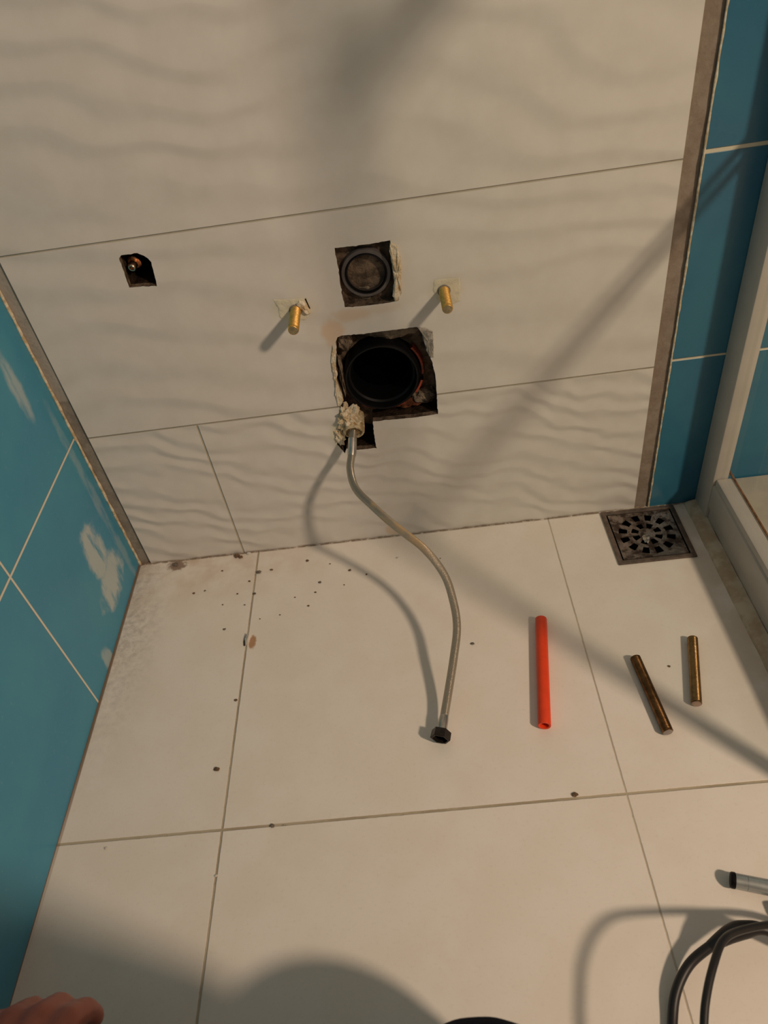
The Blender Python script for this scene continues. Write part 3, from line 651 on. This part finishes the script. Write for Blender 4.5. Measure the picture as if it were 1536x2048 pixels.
def ell(bm, c, r, rot=None):
    mt = Matrix.Translation(c) @ (rot or Matrix.Identity(4)) @ Matrix.Diagonal((*r, 1)); bmesh.ops.create_icosphere(bm, subdivisions=4, radius=1, matrix=mt)
pe = empty('person', (-.13, -1.15, 0)); tag(pe, 'kneeling person in navy trousers, one bare hand on the knee, at the bottom edge', 'person')
HC = Vector((-.100, -1.080, .885))           # middle of the head, looking down at the phone
tilt = Matrix.Rotation(math.radians(-22), 4, 'X')
def hp(x, y, z): return HC + (tilt @ Vector((x, y, z)))
def head(bm):
    ell(bm, hp(0, -.012, .030), (.074, .092, .080), tilt); ell(bm, hp(0, .026, -.030), (.056, .058, .066), tilt); ell(bm, hp(0, .040, -.075), (.034, .034, .026), tilt)
    ell(bm, hp(0, .090, -.014), (.011, .015, .020), tilt); ell(bm, hp(0, .082, .010), (.008, .010, .022), tilt)
    for sx in (-1, 1):
        ell(bm, hp(sx * .075, -.008, -.005), (.007, .018, .030), tilt); ell(bm, hp(sx * .032, .066, .026), (.022, .014, .008), tilt); ell(bm, hp(sx * .034, .056, -.020), (.022, .022, .020), tilt)
    ell(bm, hp(0, .078, -.046), (.024, .009, .005), tilt); ell(bm, hp(0, .077, -.056), (.021, .009, .006), tilt)
lwr = (-.345, -.800, .232, .026); palmL = (-.318, -.735, .206, .022)
rsh = (.040, -1.13, .62, .050); rel = (.070, -.825, .325, .040); rwr = (.118, -.892, .650, .026); palmR = (.112, -.872, .705, .020)
chains = [[(-.13, -1.22, .22, .10), (-.125, -1.17, .50, .11), (-.12, -1.13, .66, .055), (-.112, -1.105, .76, .050), (-.105, -1.09, .83, .050)],
          [(-.125, -1.15, .60, .08), (-.285, -1.14, .62, .050), (-.385, -.99, .42, .038), lwr, palmL], [(-.125, -1.15, .60, .08), rsh, rel, rwr, palmR],
          [(-.13, -1.20, .22, .10), (-.215, -1.16, .18, .080), (-.285, -.800, .105, .055), (-.215, -1.17, .050, .038), (-.200, -1.30, .040, .030)], [(-.13, -1.20, .22, .10), (-.045, -1.16, .18, .080), (.030, -.765, .140, .055), (-.030, -1.17, .050, .038), (-.035, -1.30, .040, .030)]]
for j_, (dx, ln) in enumerate(((-.034, .84), (-.012, .97), (.010, 1.), (.031, .92))):
    x_ = -.309 + dx; zk = .203 - .003 * abs(j_ - 1.5)
    chains.append([(palmL[0] + dx * .75, -.762, .214, .0150), (x_, -.700, zk, .0125), (x_ + .003, -.700 + .036 * ln, zk - .018, .0106), (x_ + .004, -.700 + .050 * ln, zk - .042, .0098), (x_ + .004, -.700 + .050 * ln, zk - .062, .0086)])
chains.append([(-.330, -.785, .222, .018), (-.290, -.762, .208, .0150), (-.262, -.730, .194, .0125), (-.250, -.698, .178, .0110), (-.2460, -.678, .162, .0095)])
for j_ in range(4):
    z_ = .735 - j_ * .020
    chains.append([(.112, -.872, z_ - .010, .012), (.104, -.852 - .003 * j_, z_, .0098), (.088, -.850 - .003 * j_, z_ + .003, .0090), (.078, -.862, z_ + .003, .0078)])
chains.append([(.122, -.885, .700, .014), (.124, -.885, .735, .0125), (.108, -.878, .765, .0108), (.094, -.872, .785, .0092)])
skin('body', chains, M['skin'], pe, .0042, head, 3)
NV = [[(-.13, -1.22, .20, .125), (-.215, -1.16, .185, .105), (-.255, -.98, .150, .095), (-.285, -.805, .108, .082)], [(-.285, -.805, .095, .070), (-.240, -1.0, .062, .054), (-.215, -1.16, .055, .048)],
      [(-.13, -1.22, .20, .125), (-.045, -1.16, .190, .105), (.000, -.96, .165, .100), (.032, -.765, .143, .090)], [(.032, -.757, .110, .080), (-.005, -1.0, .062, .054), (-.030, -1.16, .055, .048)]]
skin('trousers', NV, M['navy'], pe, .008)
SH = [[(-.13, -1.215, .25, .130), (-.13, -1.17, .38, .135), (-.125, -1.15, .53, .140), (-.12, -1.135, .65, .075)], [(-.085, -1.14, .58, .12), (.040, -1.13, .615, .066), (.070, -.830, .335, .056), (.106, -.878, .590, .040)],
      [(-.165, -1.14, .58, .12), (-.285, -1.14, .615, .066), (-.385, -.990, .425, .052), (-.360, -.860, .300, .042)]]
skin('shirt', SH, M['navy_shirt'], pe, .008)
bm = bmesh.new()
ell(bm, hp(0, -.022, .040), (.082, .094, .082), tilt)
for v in bm.verts: v.co += (v.co - HC).normalized() * .005 * noise.noise(v.co * 70)
obj('hair', bm, M['hair'], pe)
for sx in (-1, 1):
    bm = bmesh.new(); ell(bm, hp(sx * .032, .066, .012), (.012, .011, .008), tilt); obj('eye', bm, M['eye'], pe)
# phone: the slab just behind the lens
ph = empty('phone', m.translation - (-down) * .05 + Vector(fwd) * -.008)
R3 = Matrix((right, -down, -fwd)).transposed()
def ploc(bm, a, b, bev):
    b2 = bmesh.new(); box(b2, a, b, bev)
    for v in b2.verts: v.co = R3 @ v.co + m.translation
    me_ = bpy.data.meshes.new('t'); b2.to_mesh(me_); b2.free(); bm.from_mesh(me_); bpy.data.meshes.remove(me_)
tag(ph, 'black phone held in the right hand of the kneeling person', 'phone')
bm = bmesh.new(); ploc(bm, (-.055, -.135, .0045), (.020, .020, .0125), .003); obj('case', bm, M['phone'], ph)
bm = bmesh.new(); ploc(bm, (-.052, -.132, .0126), (.017, .017, .0130), 0); obj('screen', bm, M['rubber'], ph, False)
